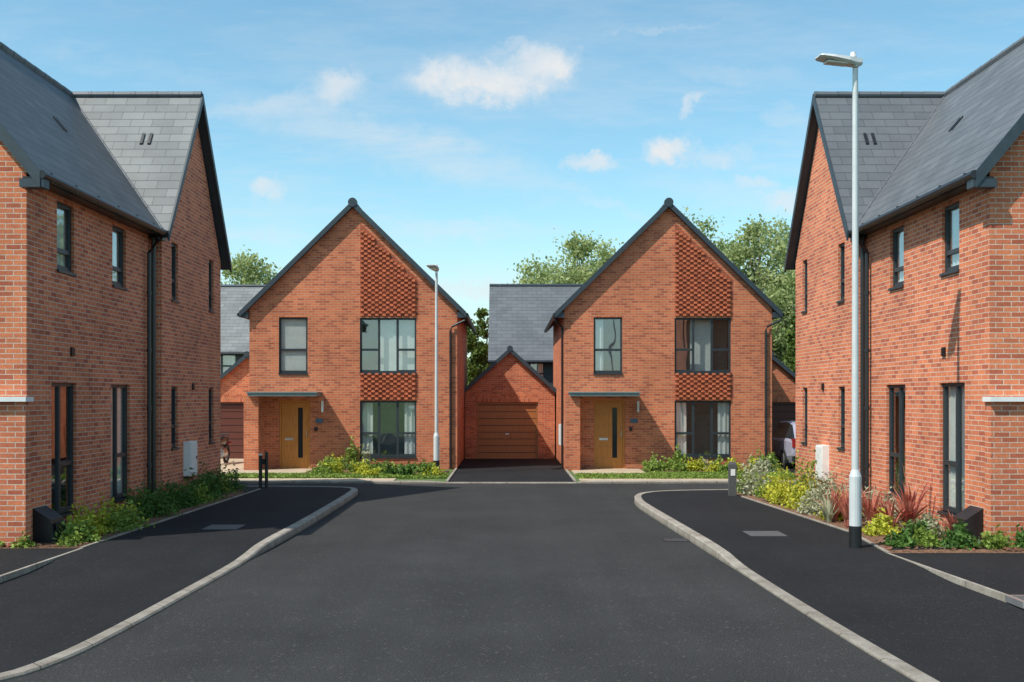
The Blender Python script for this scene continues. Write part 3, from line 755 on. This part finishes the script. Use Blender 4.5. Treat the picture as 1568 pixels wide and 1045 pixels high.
def shrub(x,y,r,h,mat,n=900,lf=.035,z=.1,name='shrub'):
    p=rng.normal(size=(n,3)); p/=np.linalg.norm(p,axis=1)[:,None]; p[:,2]=np.abs(p[:,2])
    bumpy=1+.25*np.sin(p[:,0]*7+x*9)+.2*np.sin(p[:,1]*8+y*5)+.18*np.sin(p[:,2]*9+x)
    rr=rng.uniform(.35,1,n)**.6*bumpy*(1+.14*rng.normal(size=n))
    c=np.stack([x+p[:,0]*r*rr,y+p[:,1]*r*rr,z+p[:,2]*h*rr+.01],1)
    leaves_mesh(name,c,rng.uniform(.6,1.5,n)*lf,mat,aspect=1.9)
def phormium(x,y,h,n=38,mat='shR',z=.1,name='phormium_plant',w=.028):
    mb=MB()
    for i in range(n):
        a=rng.uniform(0,2*math.pi); lean=rng.uniform(.1,.95); L=h*rng.uniform(.7,1.15)
        d=V((math.cos(a),math.sin(a),0)); s=V((-d.y,d.x,0)); pr=None; b=V((x,y,z))+d*.04
        for k in range(5):
            t=k/4; c=b+d*(L*lean*t*t*.8)+V((0,0,L*(t-.32*lean*t*t))); ww=w*(1-t)**.5*(1 if k else .7)+.001
            cur=(c-s*ww,c+s*ww)
            if pr: mb.poly([pr[0],pr[1],cur[1],cur[0]],mat)
            pr=cur
    mb.make(name)
for y in np.arange(15.9,24.6,.42):
    m=random.choice(['shY','shY','shG','shM','shG']); 
    if 18.8<y<21.5: m=random.choice(['shG','shG','shM'])
    if y<18: m=random.choice(['shY','shY','shM'])
    shrub(-6.42+random.uniform(-.12,.14),y,random.uniform(.24,.36),random.uniform(.2,.36) if y<18.6 else random.uniform(.3,.5),m,800)
for (x,y) in ((-6.9,15.35),(-7.3,15.4),(-7.8,15.35),(-6.3,15.45)): shrub(x,y,.13,.14,'shM',220,.03)
R_=[(5.35,23.4,.4,.75,'shS'),(5.7,22.6,.35,.6,'shY'),(6.1,22.2,.4,.9,'shM'),(5.5,21.6,.35,.5,'shY'),(6.2,21.2,.35,.6,'shS'),(5.6,20.6,.34,.45,'shY'),(6.2,20.1,.38,.6,'shS'),
    (5.65,19.6,.36,.5,'shS'),(6.3,19.0,.36,.5,'shS'),(5.75,18.7,.3,.4,'shY'),(6.45,18.1,.36,.45,'shS'),(5.75,16.6,.27,.32,'shY'),(6.15,16.2,.22,.25,'shG'),(6.5,16.7,.27,.32,'shS'),
    (5.6,15.4,.2,.2,'shG'),(6.0,15.5,.22,.24,'shM'),(6.4,15.3,.25,.3,'shG'),(6.9,15.25,.22,.22,'shM'),(7.3,15.2,.2,.25,'shG'),(5.5,22.9,.3,.4,'shM'),(6.45,23.2,.35,.5,'shY'),(5.3,24.1,.3,.5,'shM')]
for (x,y,r,h,m) in R_: shrub(x,y,r*.9,h*.85,m,800)
for (x,y,h) in ((5.55,17.6,.8),(5.9,17.5,.7),(6.3,16.95,.8),(6.0,16.9,.6),(6.7,16.1,.5),(5.6,18.5,.6)): phormium(x,y,h,46)
phormium(6.6,17.6,1.0,16,'shR'); phormium(5.45,18.3,.5,26,'shS'); phormium(5.9,18.4,.6,30,'shR')
for i in range(34):
    x=random.uniform(-5.8,-1.95); y=random.uniform(30.3,32.6) if x<-4 else random.uniform(29.6,32.5)
    shrub(x,y,random.uniform(.16,.3),random.uniform(.16,.36),random.choice(['shM','shY','shM','shM','shG']),420,.045,.06)
shrub(-4.7,32.55,.22,.8,'shM',500,.05,.06); shrub(-4.3,32.6,.16,.6,'shS',350,.05,.06)
for i in range(22):
    x=random.uniform(4.2,8.0); y=random.uniform(31.0,32.6)
    shrub(x,y,random.uniform(.16,.28),random.uniform(.18,.36),random.choice(['shM','shY','shS','shM']),420,.045,.06)
shrub(5.1,32.4,.28,.6,'shM',600,.05,.06); shrub(7.6,31.6,.3,.5,'shM',600,.05,.06)
n=26000; gx=rng.uniform(1.9,8.1,n); gy=rng.uniform(28.9,31.2,n); c=np.stack([gx,gy,rng.uniform(.03,.09,n)],1)
k=~((gx<4.1)&(gy>30.5)); leaves_mesh('grass_lawn',c[k],rng.uniform(.03,.06,k.sum()),'shM',aspect=1.5)
n=18000; gx=rng.uniform(-7.9,-1.7,n); gy=rng.uniform(29.2,30.6,n); c=np.stack([gx,gy,rng.uniform(.03,.09,n)],1); leaves_mesh('grass_lawn',c,rng.uniform(.03,.06,n),'shM',aspect=1.5)

# ---------------------------------------------------------------- light and sky
to_sun=V((-1,-.66,1.62)).normalized()
sun=bpy.data.lights.new('sun','SUN'); sun.energy=5.0; sun.angle=R(.53); sun.color=(1,.95,.86)
so=bpy.data.objects.new('sun',sun); coll.objects.link(so); so.rotation_euler=(-to_sun).to_track_quat('-Z','Y').to_euler()
w=bpy.data.worlds.new('World'); scene.world=w; w.use_nodes=True; nt=w.node_tree; nt.nodes.clear()
out=N(nt,'ShaderNodeOutputWorld'); sky=N(nt,'ShaderNodeTexSky',sky_type='NISHITA'); sky.sun_disc=False
sky.sun_elevation=math.asin(to_sun.z); sky.sun_rotation=math.atan2(to_sun.x,to_sun.y); sky.altitude=50; sky.air_density=1.0; sky.dust_density=.6; sky.ozone_density=1.0
bg=N(nt,'ShaderNodeBackground'); setin(bg,'Strength',.125); nt.links.new(mixc(nt,1.0,sky.outputs[0],(1.2,1.62,1.5),'MULTIPLY'),bg.inputs[0])
bc=N(nt,'ShaderNodeBackground'); setin(bc,'Strength',.86); setin(bc,'Color',(.93,.97,1,1))
tc=N(nt,'ShaderNodeTexCoord').outputs['Generated']; sx=N(nt,'ShaderNodeSeparateXYZ'); nt.links.new(tc,sx.inputs[0])
yy=mth(nt,'MAXIMUM',mth(nt,'ABSOLUTE',sx.outputs[1]),.08)
px=mth(nt,'DIVIDE',sx.outputs[0],yy); pz=mth(nt,'DIVIDE',sx.outputs[2],yy)
cb=N(nt,'ShaderNodeCombineXYZ'); nt.links.new(px,cb.inputs[0]); nt.links.new(pz,cb.inputs[1]); nt.links.new(sx.outputs[1],cb.inputs[2])
pv=cb.outputs[0]
def nv(scale,detail,loc,sc=(1,1,1),rot=0,rough=.6):
    mp=N(nt,'ShaderNodeMapping'); mp.inputs['Location'].default_value=loc; mp.inputs['Scale'].default_value=sc; mp.inputs['Rotation'].default_value=(0,0,rot)
    nt.links.new(pv,mp.inputs[0]); return noise(nt,mp.outputs[0],scale,detail,rough)
wx=mth(nt,'MULTIPLY',mth(nt,'SUBTRACT',nv(18,8,(3,1,0),rough=.68),.5),.085); wz=mth(nt,'MULTIPLY',mth(nt,'SUBTRACT',nv(22,8,(9,4,0),rough=.68),.5),.06)
qx=mth(nt,'ADD',px,wx); qz=mth(nt,'ADD',pz,wz)
def blobset(blobs,lo,hi):
    tot=None
    for (u,v,ru,rv,st,*an) in blobs:
        du=mth(nt,'SUBTRACT',qx,(u-VPU)/F); dv=mth(nt,'SUBTRACT',qz,(VH-v)/F)
        if an:
            ca,sa=math.cos(R(an[0])),math.sin(R(an[0]))
            du,dv=(mth(nt,'ADD',mth(nt,'MULTIPLY',du,ca),mth(nt,'MULTIPLY',dv,sa)),mth(nt,'SUBTRACT',mth(nt,'MULTIPLY',dv,ca),mth(nt,'MULTIPLY',du,sa)))
        a=mth(nt,'DIVIDE',du,ru/F); b=mth(nt,'DIVIDE',dv,rv/F)
        d=mth(nt,'SQRT',mth(nt,'ADD',mth(nt,'MULTIPLY',a,a),mth(nt,'MULTIPLY',b,b)))
        e=mth(nt,'MULTIPLY',maprange(nt,d,lo,hi,1,0,True),st)
        tot=e if tot is None else mth(nt,'MAXIMUM',tot,e)
    return tot
tot=blobset([(750,122,110,36,1.45),(840,98,45,32,1.0),(680,115,50,20,.85),(800,75,50,12,.45),(520,135,48,30,.7),(1022,225,44,26,1.05),(908,243,35,14,.75),(405,290,26,20,.6),(1100,240,50,18,.45),(1066,160,13,18,.5),(1205,305,45,20,.6),(1160,275,30,12,.4),(730,445,90,18,.8),(1215,180,40,18,.3)],.25,1.4)
tot=mth(nt,'MULTIPLY',tot,maprange(nt,nv(14,8,(1,2,0)),.3,.62,.5,1.1))
# long cirrus bands falling gently to the right, broken up by fine streaky noise
cir=blobset([(620,225,330,50,.9,-14),(420,160,170,22,.6,8),(1000,40,200,8,.5,7),(900,300,170,16,.55,-22),(690,350,260,26,.75,-4),(400,360,120,26,.8,-5),(1120,300,200,40,.5,-10),(200,105,180,22,.35,-10),(1120,110,150,24,.35,-10)],.1,1.3)
fine=maprange(nt,nv(5,10,(5.2,1.7,0),(1,5.5,1),R(14),.7),.32,.66,.1,1.0)
cir=mth(nt,'MULTIPLY',mth(nt,'MULTIPLY',cir,fine),.8)
ci=maprange(nt,nv(2.4,10,(2.2,.7,0),(1,4.5,1),R(13),.68),.44,.72,0,.45,True)
ci2=maprange(nt,nv(6,10,(1.2,3.7,0),(1,7,1),R(18),.68),.45,.78,0,.4,True)
haze=maprange(nt,pz,.0,.22,.5,.0,True)
band=maprange(nt,pz,.1,.36,1,.45)
cm=mth(nt,'MULTIPLY',mth(nt,'MAXIMUM',ci,ci2),band)
cm=mth(nt,'MAXIMUM',mth(nt,'MAXIMUM',cm,cir),haze)
one=mth(nt,'SUBTRACT',1.0,mth(nt,'MULTIPLY',mth(nt,'SUBTRACT',1.0,cm),mth(nt,'SUBTRACT',1.0,mth(nt,'MINIMUM',tot,1.0))))
mx=N(nt,'ShaderNodeMixShader'); nt.links.new(one,mx.inputs[0]); nt.links.new(bg.outputs[0],mx.inputs[1]); nt.links.new(bc.outputs[0],mx.inputs[2]); nt.links.new(mx.outputs[0],out.inputs[0])

# ---------------------------------------------------------------- camera
cam=bpy.data.cameras.new('camera'); co=bpy.data.objects.new('camera',cam); coll.objects.link(co)
co.location=(0,0,EYE); co.rotation_euler=(R(90),0,0); cam.sensor_width=36; cam.lens=36*F/1568; cam.shift_x=(784-VPU)/1568; cam.shift_y=(VH-522.5)/1568
cam.clip_start=.1; cam.clip_end=5000; scene.camera=co
scene.view_settings.view_transform='Standard'; scene.view_settings.look='None'; scene.view_settings.exposure=0
